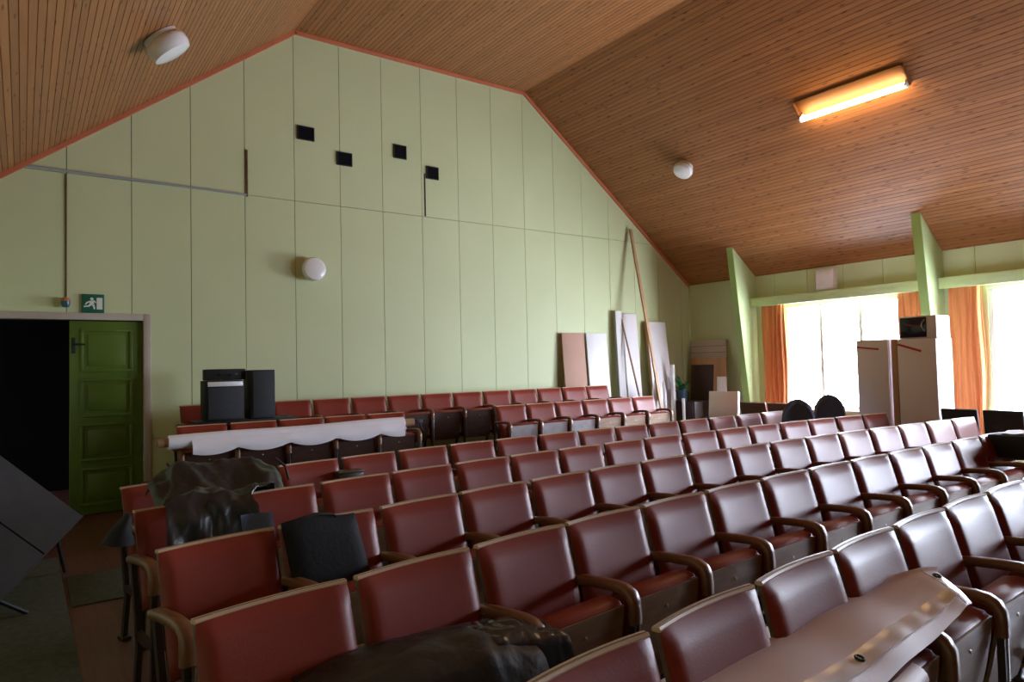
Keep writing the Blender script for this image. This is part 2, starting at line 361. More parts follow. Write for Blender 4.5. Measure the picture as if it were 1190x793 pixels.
# pelmets between the fins
for k in range(4):
    y1, y0 = FINY[k] - .004, FINY[k + 1] + .124
    pm = MB(); pm.lohi((XR - .19, y0, 2.445), (XR - .165, y1, 2.60), .003); pm.lohi((XR - .165, y0, 2.575), (XR, y1, 2.60), .003)
    tag(pm.build('curtain_pelmet', M['fin']), ['pale green pelmet board over the first window from the back wall', 'pale green pelmet board over the window at the right edge', 'green pelmet over the third window from the back wall', 'green pelmet over the fourth window from the back wall'][k], 'pelmet')
    if k > 1: bpy.data.objects.remove(bpy.data.objects[pm and COL.objects[-1].name])
# curtains
def curtain(y0, y1, z0, z1, label, ph):
    n = 60; rs = []
    def fn(u, v):
        yy = y0 + (y1 - y0) * u; a = .032 * math.sin(u * (y1 - y0) / .085 * 2 * PI + ph) * (.7 + .3 * math.sin(5 * u + ph)) * (1 - .25 * v)
        return (XR - .09 + a, yy + .012 * math.sin(9 * v + u * 7), z0 + (z1 - z0) * v)
    mb = MB(); mb.sheet(fn, n, 10, .004); tag(mb.build('curtain', M['curtain'], ang=80), label, 'curtain', None)
curtain(6.66, 7.10, .30, 2.57, 'orange curtain left of the first window, beside the far green rib', 0)
curtain(4.42, 4.82, .30, 2.57, 'orange curtain mostly hidden behind the near green rib and dark box', 2)
curtain(3.74, 4.13, .30, 2.57, 'tall orange curtain right of the white cabinets, beside the right window', 1.1)

# ------------------------------------------------------------------ stepped platform at the back
P1, P2 = .147, .307
pf = MB(); pf.lohi((1.08, 6.78, 0), (8.42, 7.72, P1), .004); pf.lohi((1.08, 7.72, 0), (8.42, YB, P2), .004)
struct(pf.build('floor_platform', M['floor']))

# ------------------------------------------------------------------ auditorium seat
W = .462
def seat_proto():
    t = thing('auditorium_seat', 'x', 'seat')
    def back(u, z, off):          # f = distance towards the sitter
        f = (0.85 - z) / .43 * .118 + off
        return (u * W / 2, -(f) + .019 * (1 - u * u), z)
    nu, nv = 10, 4
    sh = MB(); sh.sheet(lambda a, b: back(-1 + 2 * a, .395 + (.85 - .395) * b, .0), nu, nv, -.013)
    sh.build('backrest', M['ply'], t)
    tr = MB()                      # pale wood edge on top and down the sides
    sec = [(-.012, -.007), (.012, -.007), (.013, 0), (.009, .006), (-.009, .006), (-.013, 0)]
    path = [V(back(-1 + 2 * i / 10, .846, .008)) for i in range(11)]
    tr.sweep(path, sec, V((0, 1, 0)))
    tr.build('edge_trim', M['trim_wood'], t)
    cu = MB()
    def cush(a, b):
        u = -.992 + 1.984 * a; z = .405 + (.840 - .405) * b
        ex = min(a, 1 - a) * 2; ez = min(b, 1 - b) * 2
        bulge = min(1, ex * 7) ** .5 * min(1, ez * 5.5) ** .5
        return back(u, z, .013 + .022 * bulge + .010 * math.sin(PI * a) * math.sin(PI * b))
    cu.sheet(cush, 18, 14, -.006)
    cu.build('back_cushion', M['vinyl'], t, ang=60)
    # tipped-up seat: underside panel faces the sitter side, its upper edge is upholstered
    zl, zh = .235, .605; fl_, fh = .262, .338
    sp = MB(); sp.sheet(lambda a, b: ((-.5 + a) * .42, -(fl_ + (fh - fl_) * b + .012 * math.sin(PI * b) ), zl + (zh - zl) * b), 4, 8, .012)
    pn = sp.build('seat_underside', M['seat_ply'], t)
    b = MB(); b.lathe([(.0, 0), (.007, 0), (.007, .003), (.004, .005), (0, .005)], (0, -(fl_ + (fh - fl_) * .82 + .0075), zl + (zh - zl) * .82), Euler((PI / 2 - .2, 0, 0)).to_matrix(), 8)
    b.build('bolt', M['chrome'], pn)
    sc = MB()
    sec = []
    def rr(f0, z0):                # rounded profile of the cushion in f,z
        return [(fl_ - .008, zl + .01), (fh - .010, zh - .02), (fh - .006, zh + .004), (fh - .02, zh + .018), (fh - .06, zh + .024), (fh - .105, zh + .015), (fh - .125, zh - .012), (fl_ - .08, zl + .16), (fl_ - .075, zl + .02), (fl_ - .05, zl)]
    pr = rr(0, 0); cx = sum(p[0] for p in pr) / len(pr); cz = sum(p[1] for p in pr) / len(pr)
    rs = []
    for x, k in ((-.213, .86), (-.208, .96), (-.195, 1), (.195, 1), (.208, .96), (.213, .86)):
        rs.append([V((x, -(cx + (f - cx) * k), cz + (z - cz) * k)) for f, z in pr])
    sc.rings(rs); sc.build('seat_cushion', M['vinyl'], t, ang=50)
    def side(sx):
        x = sx * .25
        ar = MB()
        path = [(x, -f, z) for f, z in ((.05, .634), (.12, .643), (.20, .650), (.275, .653), (.315, .649), (.340, .636), (.354, .612), (.357, .575), (.357, .53))]
        ar.sweep(path, [(-.021, -.018), (.021, -.018), (.028, -.009), (.028, .007), (.019, .017), (-.019, .017), (-.028, .007), (-.028, -.009)], V((1, 0, 0)))
        ar.build('armrest', M['arm_wood'], t, ang=50)
        ps = MB(); ps.sweep([(x, -.352, .54), (x, -.352, .4), (x, -.346, .2), (x, -.340, 0.02)], [(-.016, -.012), (.016, -.012), (.016, .012), (-.016, .012)], V((1, 0, 0)))
        ps.sweep([(x, -.345, .30), (x, -.24, .29), (x, -.14, .30)], [(-.012, -.02), (.012, -.02), (.012, .02), (-.012, .02)], V((1, 0, 0)))
        ps.sweep([(x, -.06, .62), (x, -.11, .42), (x, -.145, .25), (x, -.10, .02)], [(-.012, -.016), (.012, -.016), (.012, .016), (-.012, .016)], V((1, 0, 0)))
        ps.lohi((x - .025, -.37, 0), (x + .025, -.30, .02), .004); ps.lohi((x - .025, -.14, 0), (x + .025, -.07, .02), .004)
        p = ps.build('support_leg', M['post'], t)
        st = MB(); st.sweep([(x + .012, -.366, .525), (x + .012, -.3655, .4), (x + .012, -.359, .2), (x + .012, -.353, .04)], [(-.004, -.0022), (.004, -.0022), (.004, .0022), (-.004, .0022)], V((1, 0, 0)))
        st.build('metal_edge', M['chrome'], p)
    side(1)
    return t, side
PROTO, SIDE = seat_proto()
PROTO_END = copy_tree(PROTO)
# the row-end seat also has the outer arm and leg on its left
def add_left_end(root):
    for ch in list(root.children):
        if ch.name.startswith(('armrest', 'support_leg')):
            c = copy_tree(ch, root); c.location = (-.5, 0, 0)
add_left_end(PROTO_END)

ORD = ['first', 'second', 'third', 'fourth', 'fifth', 'sixth', 'seventh', 'eighth', 'ninth', 'tenth', 'eleventh', 'twelfth', 'thirteenth', 'fourteenth', 'fifteenth', 'sixteenth', 'seventeenth', 'eighteenth']
M['seat_shaded'] = mottled('shaded_underside', (.075, .038, .027), (.055, .028, .02), (5, 20, 40), .36, .5)  # plywood underside darkened: weaker light at the back put into the colour
M['seat_grey'] = mottled('pale_grey_underside', (.50, .48, .50), (.36, .34, .36), (6, 6, 6), .3, .6)  # paler, glossier underside for the first three seats right of the gap
M['seat_tan'] = mottled('tan_underside', (.44, .32, .23), (.36, .25, .18), (5, 20, 40), .35, .5)  # lighter tan underside for the remaining three
def seat(x, y, z, a, end, label, group, under=None):
    r = copy_tree(PROTO_END if end else PROTO); r.name = 'auditorium_seat'
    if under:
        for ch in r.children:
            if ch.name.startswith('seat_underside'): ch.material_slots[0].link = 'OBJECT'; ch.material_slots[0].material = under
    r.location = (x, y, z); r.rotation_euler = (0, 0, a); r['label'] = label; r['category'] = 'seat'; r['group'] = group
    return r
def row_path(x0, y0, a, c, d, pitch, n, before=0, after=0):
    N = 400; s0 = -(n - 1) / 2 * pitch; s1 = -s0; lo, hi = s0 - before * pitch - .1, s1 + after * pitch + .1
    ss = [lo + (hi - lo) * i / N for i in range(N + 1)]; X = [0.0]; Y = [0.0]; h = ss[1] - ss[0]
    ang = lambda s: a + c * s + d * min(max(s, s0 - .3), s1 + .3) ** 2
    for i in range(N):
        m_ = (ss[i] + ss[i + 1]) / 2; X.append(X[-1] + math.cos(ang(m_)) * h); Y.append(Y[-1] + math.sin(ang(m_)) * h)
    i0 = min(range(N + 1), key=lambda i: abs(ss[i])); ox, oy = X[i0], Y[i0]
    res = []
    for k in range(-before, n - 1 + after):
        s = s0 + (k + .5) * pitch; i = min(range(N + 1), key=lambda i: abs(ss[i] - s)); res.append((x0 + X[i] - ox, y0 + Y[i] - oy, ang(s)))
    return res
ROWS = [
    ((2.7513, 1.3176, .0548, -.0335, .0052, .4982, 7), 1, 1, 'front row', {0: 'beside the black plastic sack'}),
    ((3.3115, 2.2911, .0383, -.0303, .005, .4961, 13), 0, 1, 'second row', {0: 'at the left aisle end', 1: 'behind the olive tarpaulin'}),
    ((4.3433, 3.2578, .0128, -.035, .0028, .4967, 17), 0, 0, 'third row', {1: 'with the black bag leaning on it'}),
    ((4.3955, 4.1961, .0279, -.0354, .0011, .4999, 17), 0, 0, 'fourth row', {0: 'mostly under the black tarpaulin heap', 1: 'covered on its left by the tarpaulin heap'}),
    ((3.9641, 5.1428, .0439, -.0393, .0082, .5088, 15), 0, 1, 'fifth row', {0: 'beside the black tarpaulin heap', 1: 'hidden behind the black tarpaulin heap'}),
]
rowpos = []
for (args, bf, af, nm, extra) in ROWS:
    ps = row_path(*args, before=bf, after=af); rowpos.append(ps)
    for i, (x, y, a) in enumerate(ps):
        lab = 'red vinyl tip-up seat, %s from left in the %s' % (ORD[i], 'nearest row' if nm == 'front row' else nm + ' from the camera')
        if i in extra: lab = 'red tip-up seat %s, %s in the %s' % (extra[i], ORD[i], 'nearest row' if nm == 'front row' else nm)
        seat(x, y + .012, 0, a, i == 0, lab, 'seats of the %s from the camera' % nm.replace('front', 'nearest'))
for i in range(5):
    seat(1.46 + .4985 * i, 7.37, P1, 0, i == 0, 'red vinyl tip-up seat under the white screen roll, %s from its left end' % ORD[i], 'seats under the white screen roll', M['seat_shaded'])
for i in range(6):
    seat(5.23 + .5 * i, 7.37, P1, 0, i == 0, 'raised tip-up seat with %s underside, %s of six right of the gap' % ('pale grey' if i < 3 else 'tan', ORD[i]), 'raised block right of the aisle gap', M['seat_grey'] if i < 3 else M['seat_tan'])
for i in range(13):
    ex = {1: ' behind the grey speaker', 2: ' behind the taller speaker'}.get(i, '')
    seat(1.65 + .5 * i, 8.315, P2, 0, i == 0, 'red tip-up seat%s, %s from left in the rearmost row' % (ex, ORD[i]), 'rearmost seats along the back wall', M['seat_shaded'])
# two seats turned towards the window, seen from behind
for i in range(2):
    seat(9.42, 6.62 - .5 * i, 0, PI / 2 + .03, i == 0, ['brown wooden back of seat facing the curtain, beside the beige square board', 'brown wooden back of seat facing the window, beside the navy chair'][i], 'seats turned towards the window')
for r in (PROTO, PROTO_END):
    def kill(o):
        for c in list(o.children): kill(c)
        bpy.data.objects.remove(o)
    kill(r)

# ------------------------------------------------------------------ things on the back wall
for k, (x0, x1, z0, z1) in enumerate(((2.908, 3.135, 4.543, 4.725), (3.442, 3.66, 4.285, 4.468), (4.286, 4.486, 4.516, 4.713), (4.807, 5.01, 4.291, 4.478))):
    t = thing('projection_port', ['leftmost of the four black square projection ports on the green wall', 'second black square port from the left, astride a wall seam', 'third black square port from the left, second highest of the four', 'rightmost black square port, above the open wall slit'][k], 'projection port', ((x0 + x1) / 2, YB, z0), 0, 'black projection ports')
    w, hh = x1 - x0, z1 - z0; b = MB(); b.lohi((-w / 2 + .012, -.012, .012), (w / 2 - .012, 0, hh - .012)); b.build('cover', mat('port_black', (.004, .004, .005), .8, .1), t, smooth=False) if k == 0 else b.build('cover', bpy.data.materials['port_black'], t, smooth=False)
    f = MB()
    for a, c in (((-w / 2, -.018, 0), (w / 2, 0, .012)), ((-w / 2, -.018, hh - .012), (w / 2, 0, hh)), ((-w / 2, -.018, .012), (-w / 2 + .012, 0, hh - .012)), ((w / 2 - .012, -.018, .012), (w / 2, 0, hh - .012))): f.lohi(a, c)
    f.build('frame', M['black'], t, smooth=False)
b = MB(); b.lohi((4.772, YB - .006, 3.73), (4.79, YB, 4.36)); tag(b.build('wall_slit', M['black'], smooth=False), 'dark open slit in the wall seam under the rightmost black port', 'slit')
b = MB(); b.lohi((2.256, YB - .014, 3.70), (2.282, YB, 4.29), .003); tag(b.build('wood_strip', M['brownbare']), 'short bare brown wood strip standing above the end of the grey conduit', 'wood strip')
b = MB(); b.tube([(-.02, YB - .016, 3.745), (.8, YB - .016, 3.735), (1.6, YB - .016, 3.728), (2.262, YB - .016, 3.72)], .014)
cd = tag(b.build('conduit', M['grey']), 'thin grey conduit running along the wall seam at upper left', 'conduit')

def lamp(name, c, R_, rad, hgt, label):
    t = bpy.data.objects.new(name, None); COL.objects.link(t); t.matrix_world = Matrix.Translation(c) @ R_.to_4x4(); tag(t, label, 'lamp')
    b = MB(); b.lathe([(0, 0), (rad * .82, 0), (rad * .82, .035), (rad * .7, .04), (0, .04)], n=28); b.build('base', M['white'], t)
    g_ = MB(); g_.lathe([(rad * .75, .034), (rad * .95, .05), (rad, .08), (rad, hgt * .7), (rad * .9, hgt * .92), (rad * .6, hgt), (0, hgt * 1.02)], n=32); g_.build('opal_shade', M['glasslamp'], t, ang=50)
def frame(n):
    z = V(n).normalized(); x = V((0, 1, 0)).cross(z); x = x.normalized() if x.length > 1e-4 else V((1, 0, 0)); y = z.cross(x); return Matrix((x, y, z)).transposed()
nL = V((KL, 0, -1)); nR = V((-KR, 0, -1))
lamp('ceiling_lamp', (.985, 6.62, ceil_z(.985) - .005), frame(nL), .19, .19, 'round white opal lamp on the left ceiling slope, upper left')
lamp('ceiling_lamp', (8.46, 7.0, ceil_z(8.46) - .005), frame(nR), .155, .15, 'round white opal lamp on the right ceiling slope left of the tube')
lamp('wall_lamp', (3.075, YB, 2.83), frame((0, -1, 0)), .155, .17, 'round white opal lamp on the green back wall')

# fluorescent batten on the right slope
ty0, ty1, tx, tz = 3.60, 4.875, 8.225, 4.63
sl = math.atan(KR)
t = bpy.data.objects.new('fluorescent_light', None); COL.objects.link(t); t.location = (tx, (ty0 + ty1) / 2, tz); t.rotation_euler = (0, sl, 0)
tag(t, 'glowing warm fluorescent tube light on the right wooden ceiling slope', 'light fixture')
L = ty1 - ty0; dz = (ceil_z(tx) - tz) * math.cos(sl)
b = MB(); b.tube([(0, -L / 2, 0), (0, L / 2, 0)], .034, 14); b.build('tube', M['tube'], t)
for sgn in (-1, 1):
    b = MB(); b.lohi((-.03, sgn * (L / 2 + .0), -.03), (.03, sgn * (L / 2 + .03), dz - .03), .004); b.build('socket', M['white'], t)
b = MB(); b.lohi((-.22, -L / 2 - .04, dz - .022), (.05, L / 2 + .04, dz - .006), .003); b.build('backing_board', mat('fixture_orange_wood', (.20, .085, .026), .5, .3), t)
for sgn in (-1, 1):
    b = MB(); y0 = sgn * (L / 2 + .03); b.prism([(.04, y0, dz - .022), (.04, y0, dz - .10), (-.22, y0, dz - .06), (-.22, y0, dz - .022)], (0, sgn * .015, 0)); b.build('end_board', M['arm_wood'], t, smooth=False)

# exit sign, siren
t = thing('exit_sign', 'small green exit sign with white running figure above the green door', 'sign', (.629, YB, 2.303))
b = MB(); b.lohi((-.107, -.02, -.104), (.107, 0, .104), .004); b.build('sign_board', M['signgreen'], t)
b = MB(); yy = -.0215
def poly(mb, pts): mb.prism([(x, yy, z) for x, z in pts], (0, .003, 0))
poly(b, [(.035, -.062), (.09, -.062), (.09, .066), (.035, .066)])
b.lathe([(0, 0), (.016, 0), (.016, .003), (0, .003)], (-.01, yy + .003, .052), Euler((PI / 2, 0, 0)).to_matrix(), 14)
poly(b, [(-.03, .03), (.005, .035), (.012, .0), (-.012, -.015), (-.03, 0)])
poly(b, [(-.03, .03), (-.062, .015), (-.075, -.01), (-.064, -.014), (-.052, .005), (-.03, .014)])
poly(b, [(.0, .032), (.026, .006), (.032, .014), (.012, .04)])
poly(b, [(-.012, -.012), (.014, -.008), (.022, -.06), (.008, -.062), (.0, -.03)])
poly(b, [(-.03, .0), (-.008, -.014), (-.035, -.035), (-.085, -.04), (-.085, -.026), (-.045, -.02)])
b.build('running_figure', M['signwhite'], t, smooth=False)
t = thing('alarm_beacon', 'small orange and teal beacon above the dark doorway', 'alarm', (.377, YB, 2.29))
b = MB(); b.lathe([(0, 0), (.045, 0), (.04, .035), (0, .035)], (0, -.05, .03), n=16); b.build('cap', mat('orange_plastic', (.45, .16, .06), .4), t)
b = MB(); b.lathe([(0, -.04), (.03, -.036), (.042, 0), (.042, .03), (0, .03)], (0, -.05, 0), n=16); b.build('lens', mat('teal_plastic', (.02, .09, .12), .3), t)
b = MB(); b.lohi((-.02, -.03, -.02), (.02, 0, .05), .004); b.build('bracket', M['white'], t)
b = MB(); b.tube([(0, -.006, .05), (.004, -.006, .3), (0, -.006, 1.42)], .005, 6); b.build('cable', M['brownbare'], t)

# wall box above pelmet on the right wall
b = MB(); b.prism([(XR, 5.77, 2.62), (XR, 6.06, 2.62), (XR, 6.06, 2.92), (XR, 5.77, 2.92)], (-.13, 0, 0))
b2 = MB(); b2.lohi((-.14, -.15, 0), (0, .15, .34), .012)
t = thing('wall_speaker', 'pale box fixed to the right wall above the first pelmet', 'speaker', (XR, 5.91, 2.61)); b2.build('housing', M['cabinet'], t)
b3 = MB(); b3.lohi((-.148, -.125, .02), (-.138, .125, .31), .003); b3.build('front_grille', M['pinkish'], t)

# ------------------------------------------------------------------ boards against the back wall (behind the last row)
def lean_board(name, x0, x1, zb, zt, yb, yt, th, mt, label, cat='board', edge=None, dx=0):
    """a slab standing at y=yb on z=zb and leaning to y=yt at z=zt"""
    t = thing(name, label, cat, ((x0 + x1) / 2, yb, zb))
    w = x1 - x0; hgt = math.hypot(zt - zb, yt - yb); ang = math.atan2(yt - yb, zt - zb)
    b = MB(); b.box((0, 0, hgt / 2), (w, th, hgt), None, min(.003, th / 4)); o = b.build('panel', mt, t)
    if edge:
        e = MB(); e.box((-w / 2 - .004, 0, hgt / 2), (.008, th * 1.02, hgt), None, .002); e.build('edge_band', edge, t)
    t.rotation_euler = (-ang, math.atan2(dx, hgt), 0)
    return t
lean_board('chipboard_sheet', 7.26, 7.74, P2, 2.04, 8.57, 8.70, .03, M['pinkboard'], 'pinkish raw chipboard sheet leaning on the back wall', edge=M['cardboard'])
lean_board('white_sheet', 7.80, 8.27, P2, 2.04, 8.57, 8.70, .02, M['white2'], 'bright white sheet leaning beside the pinkish chipboard')
lean_board('white_plank', 8.47, 8.63, 0, 2.44, 8.58, 8.68, .05, M['white2'], 'tall narrow white plank, tallest of the leaning boards', edge=M['grey'])
lean_board('pale_sheet', 8.67, 9.02, 0, 2.40, 8.54, 8.70, .02, M['pinkish'], 'tall pale sheet directly right of the narrow white plank')
lean_board('wide_white_board', 9.24, 9.74, 0, 2.26, 8.46, 8.68, .06, M['pinkish'], 'wide pale board behind the long wooden batten', edge=M['tanwood'])
b = MB(); b.sweep([(8.95, 8.70, 3.94), (8.90, 8.28, 2.0), (8.852, 7.87, 0.0)], [(-.028, -.014), (.028, -.014), (.028, .014), (-.028, .014)], V((1, 0, 0)))
tag(b.build('wooden_batten', M['tanwood']), 'very long orange wooden batten leaning high up the back wall', 'batten')
b = MB(); b.sweep([(8.62, 8.66, 2.30), (8.665, 8.40, 1.2), (8.73, 8.14, 0)], [(-.012, -.01), (.012, -.01), (.012, .01), (-.012, .01)], V((1, 0, 0)))
tag(b.build('thin_stick', M['cardboard']), 'thin brown stick slanting across the pale sheet', 'stick')
def crump(u, v):
    n_ = mnoise.noise(V((u * 4, v * 4, 3.3)))
    return (8.80 + .30 * u + .04 * n_, 8.06 + .07 * v + .05 * mnoise.noise(V((u * 5, v * 3, 1))), .0 + v * (1.10 + .12 * math.sin(u * 9)))
b = MB(); b.sheet(crump, 12, 14, .003); tag(b.build('plastic_sheeting', mat('milky_plastic', (.62, .60, .60), .15, .6)), 'crumpled milky plastic sheet standing under the thin stick', 'plastic sheet')
b = MB(); b.lathe([(0, 0), (.04, 0), (.04, 1.47), (.035, 1.47), (.035, 1.4), (0, 1.4)], (9.64, 8.42, 0), n=16); tag(b.build('plastic_pipe', M['white']), 'upright white plastic pipe right of the leaning boards', 'pipe')
b = MB(); b.lathe([(0, 0), (.028, 0), (.028, .86), (.022, .86), (.022, .8), (0, .8)], (9.70, 8.24, 0), n=14); tag(b.build('plastic_pipe', M['white']), 'short white pipe end in front of the tall white pipe', 'pipe')

# right back corner: boards leaning against the right wall
def side_board(name, yc0, yc1, zt, x, th, mt, label, lean=.14, zb=0.0):
    t = thing(name, label, 'board', (x, (yc0 + yc1) / 2, zb)); w = abs(yc1 - yc0); hgt = math.hypot(zt - zb, lean)
    b = MB(); b.box((0, 0, hgt / 2), (th, w, hgt), None, .003); b.build('panel', mt, t); t.rotation_euler = (0, math.asin(lean / hgt), 0); return t, hgt, w
t, hgt, w = side_board('beige_board', 7.87, 8.68, 1.91, 10.36, .025, M['beige'], 'tallest beige panel leaning in the back right corner')
b = MB()
for z in (1.80, 1.68): b.lohi((-.018, -w / 2, z), (-.012, w / 2, z + .012))
b.build('batten_line', M['cardboard'], t, smooth=False)
t, hgt, w = side_board('framed_brown_board', 7.80, 8.62, 1.585, 10.26, .03, M['tanwood'], 'dark brown panel in tan frame leaning before the beige panel')
b = MB(); b.lohi((-.022, -w / 2 + .27, .05), (-.014, w / 2 - .03, hgt - .13), .003); b.build('dark_field', M['darkwood'], t)
t = thing('grey_board_offcut', 'small light grey board leaning on the dark brown panel', 'board', (10.08, 7.74, 0)); b = MB(); b.box((0, 0, .62), (.03, .20, 1.24), None, .004); b.build('face', M['cabinet'], t); t.rotation_euler = (0, .07, 0)
t = thing('low_table', 'low black table under the beige square board', 'table', (9.84, 7.42, 0)); b = MB(); b.lohi((-.24, -.36, .50), (.24, .36, .545), .005); b.build('table_top', M['black'], t)
for sx in (-1, 1):
    for sy in (-1, 1): b = MB(); b.lohi((sx * .21 - .02, sy * .32 - .02, 0), (sx * .21 + .02, sy * .32 + .02, .5), .003); b.build('leg', M['black'], t)
t = thing('beige_box', 'square beige board propped up on the low black table', 'box', (9.72, 7.40, .547)); t.rotation_euler = (0, .09, .12)
b = MB(); b.box((0, 0, .225), (.055, .54, .45), None, .006); b.build('front_panel', mat('cream_laminate', (.72, .64, .56), .5), t); b = MB(); b.box((.004, -.276, .22), (.05, .012, .44), None, .003); b.build('side_edge', M['white'], t)
t = thing('dark_cabinet', 'low dark brown cabinet under the potted plant', 'cabinet', (10.00, 8.36, 0)); b = MB(); b.lohi((-.22, -.30, 0), (.22, .30, .80), .006); b.build('body', M['darkwood'], t)
b = MB(); b.lohi((-.236, -.28, .06), (-.221, -.01, .76), .003); o = b.build('door', M['darkwood'], t); b = MB(); b.lohi((-.236, .01, .06), (-.221, .28, .76), .003); b.build('door', M['darkwood'], t)
t = thing('potted_plant', 'leafy green plant in a dark blue pot in the corner', 'plant', (9.80, 8.36, .801))
b = MB(); b.lathe([(0, 0), (.08, 0), (.105, .17), (.112, .18), (.112, .2), (.095, .2), (.09, .18), (0, .175)], n=20); b.build('pot', M['bluepot'], t)
b = MB()
for i in range(26):
    a = i * 2.4; L_ = rnd.uniform(.26, .44); el = rnd.uniform(.15, 1.2); wd = rnd.uniform(.025, .04)
    dv = V((math.cos(a), math.sin(a), 0)); sd = V((-dv.y, dv.x, 0)); rs = []
    pts = []
    for k in range(6):
        s_ = k / 5; pts.append((dv * (L_ * s_ * math.cos(el * (1 - .6 * s_))) * .55 + V((0, 0, .18 + L_ * 1.15 * s_ * math.sin(el) - .12 * s_ * s_)), wd * math.sin(PI * min(.98, .08 + s_ * .92))))
    b.add([q + sd * w_ for q, w_ in pts] + [q - sd * w_ for q, w_ in pts] + [q + V((0, 0, .003)) for q, w_ in pts], [[k, k + 1, 12 + k + 1, 12 + k] for k in range(5)] + [[12 + k, 12 + k + 1, 6 + k + 1, 6 + k] for k in range(5)] + [[6 + k, 6 + k + 1, k + 1, k] for k in range(5)])
b.build('foliage', M['leaf'], t)

# ------------------------------------------------------------------ cabinets by the window
def cabinet(y0, y1, x0, x1, zt, label):
    t = thing('white_cabinet', label, 'cabinet', ((x0 + x1) / 2, (y0 + y1) / 2, 0)); dx, dy = (x1 - x0) / 2, (y1 - y0) / 2
    b = MB(); b.lohi((-dx + .02, -dy, .03), (dx, dy, zt), .006); b.build('body', M['cabinet'], t)
    b = MB(); b.lohi((-dx, -dy + .004, .05), (-dx + .018, dy - .004, zt - .006), .004); d_ = b.build('door', M['cabinet'], t)
    return t, dx, dy, d_
t, dx, dy, d_ = cabinet(4.105, 4.50, 8.62, 9.02, 1.735, 'left of two tall white cabinets with red tape near its top')
b = MB(); b.box((-dx - .0015, .05, 1.63), (.003, .27, .022), Euler((.12, 0, 0))); b.build('red_tape', M['red'], d_, smooth=False)
t, dx, dy, d_ = cabinet(3.56, 4.00, 8.62, 9.03, 1.725, 'right tall white cabinet carrying the dark box, red tape on front')
b = MB(); b.box((-dx - .0015, .08, 1.62), (.003, .28, .026), Euler((.33, 0, 0))); b.build('red_tape', M['red'], d_, smooth=False)
b = MB(); b.lohi((-dx - .004, dy + .002, .03), (-dx + .03, dy + .068, 1.725), .004); b.build('wood_side_strip', M['tanwood'], t)
t = thing('dark_fronted_box', 'pale box with dark glossy front on top of the right cabinet', 'box', (8.80, 3.765, 1.728))
b = MB(); b.lohi((-.16, -.205, 0), (.20, .205, .265), .008); b.build('housing', M['cabinet'], t)
b = MB(); b.lohi((-.170, -.10, .012), (-.160, .195, .25), .003); sc_ = b.build('dark_front', mat('dark_screen', (.012, .016, .03), .12, .6), t)
b = MB(); b.box((-.1712, .06, .155), (.002, .2, .02), Euler((.25, 0, 0))); b.build('red_stripe', mat('dim_red', (.2, .03, .02), .5), sc_, smooth=False)
b = MB(); b.tube([(-.165, -.08, .08), (-.185, -.06, .12), (-.187, -.055, .15), (-.185, -.06, .18), (-.165, -.08, .22)], .006, 8); b.build('handle', M['chrome'], t)

# ------------------------------------------------------------------ loose chairs
def office_chair(x, y, rz, ztop, label):
    t = thing('office_chair', label, 'chair', (x, y, 0), rz, None)
    b = MB(); b.lathe([(0, .06), (.025, .06), (.025, .42), (0, .42)], n=12)
    b.build('gas_column', M['black'], t)
    for k in range(5):
        a = k * 2 * PI / 5 + .3; b = MB(); b.sweep([(.0, 0, .10), (.12 * math.cos(a), .12 * math.sin(a), .085), (.235 * math.cos(a), .235 * math.sin(a), .062)], [(-.018, -.012), (.018, -.012), (.014, .012), (-.014, .012)], V((-math.sin(a), math.cos(a), 0)))
        leg = b.build('leg', M['black'], t); c = MB(); c.lathe([(0, -.011), (.024, -.011), (.027, 0), (.024, .011), (0, .011)], (.235 * math.cos(a), .235 * math.sin(a), .0275), Euler((PI / 2, 0, a)).to_matrix(), 12); c.build('castor', M['black'], leg)
    b = MB(); b.lathe([(0, 0), (.19, 0), (.225, .02), (.23, .045), (.2, .065), (0, .072)], (0, 0, .42), n=28); b.build('seat', M['navy'], t, ang=60)
    b = MB()
    def bk_(u, v):                 # egg-shaped padded back
        z = ztop - .44 + .44 * v; hw = .185 * (max(0.0, 1 - ((v - .42) / .585) ** 2)) ** .5 if v > .42 else .185 * (1 - .25 * ((.42 - v) / .42) ** 2)
        s_ = -1 + 2 * u; return (hw * s_, .215 + .03 * (v - .3) - .05 * s_ * s_, z)
    b.sheet(bk_, 14, 16, -.055); b.build('backrest', M['navy'], t, ang=80)
    b = MB(); b.sweep([(0, .05, .43), (0, .22, .43), (0, .285, .5), (0, .285, ztop - .25)], [(-.025, -.006), (.025, -.006), (.025, .006), (-.025, .006)], V((1, 0, 0))); b.build('back_bracket', M['black'], t)
office_chair(7.42, 4.58, -.95, 1.035, 'navy office chair with rounded back, left of two beside the window')
office_chair(8.10, 4.56, -.90, 1.06, 'navy office chair with rounded back, nearer the white cabinets')
def stack_chair(x, y, rz, label):
    t = thing('padded_chair', label, 'chair', (x, y, 0), rz)
    for sx in (-1, 1):
        b = MB(); b.tube([(sx * .165, .20, .0), (sx * .165, .17, .44), (sx * .165, .20, .62), (sx * .165, .25, .90)], .011); b.build('leg', M['chrome'], t)
        b = MB(); b.tube([(sx * .165, -.22, 0), (sx * .165, -.20, .43), (sx * .165, .165, .44)], .011); b.build('leg', M['chrome'], t)
    b = MB(); b.box((0, -.02, .465), (.37, .42, .05), None, .018); b.build('seat', M['black'], t)
    b = MB(); b.box((0, .222, .745), (.375, .04, .33), Euler((-.17, 0, 0)), .014); b.build('backrest', M['darkgrey'], t)
stack_chair(8.86, 3.345, PI / 2 - .04, 'black padded chair left of two, right of the cabinets')
stack_chair(8.84, 2.93, PI / 2 + .03, 'black padded chair at the right, nearer the right edge')
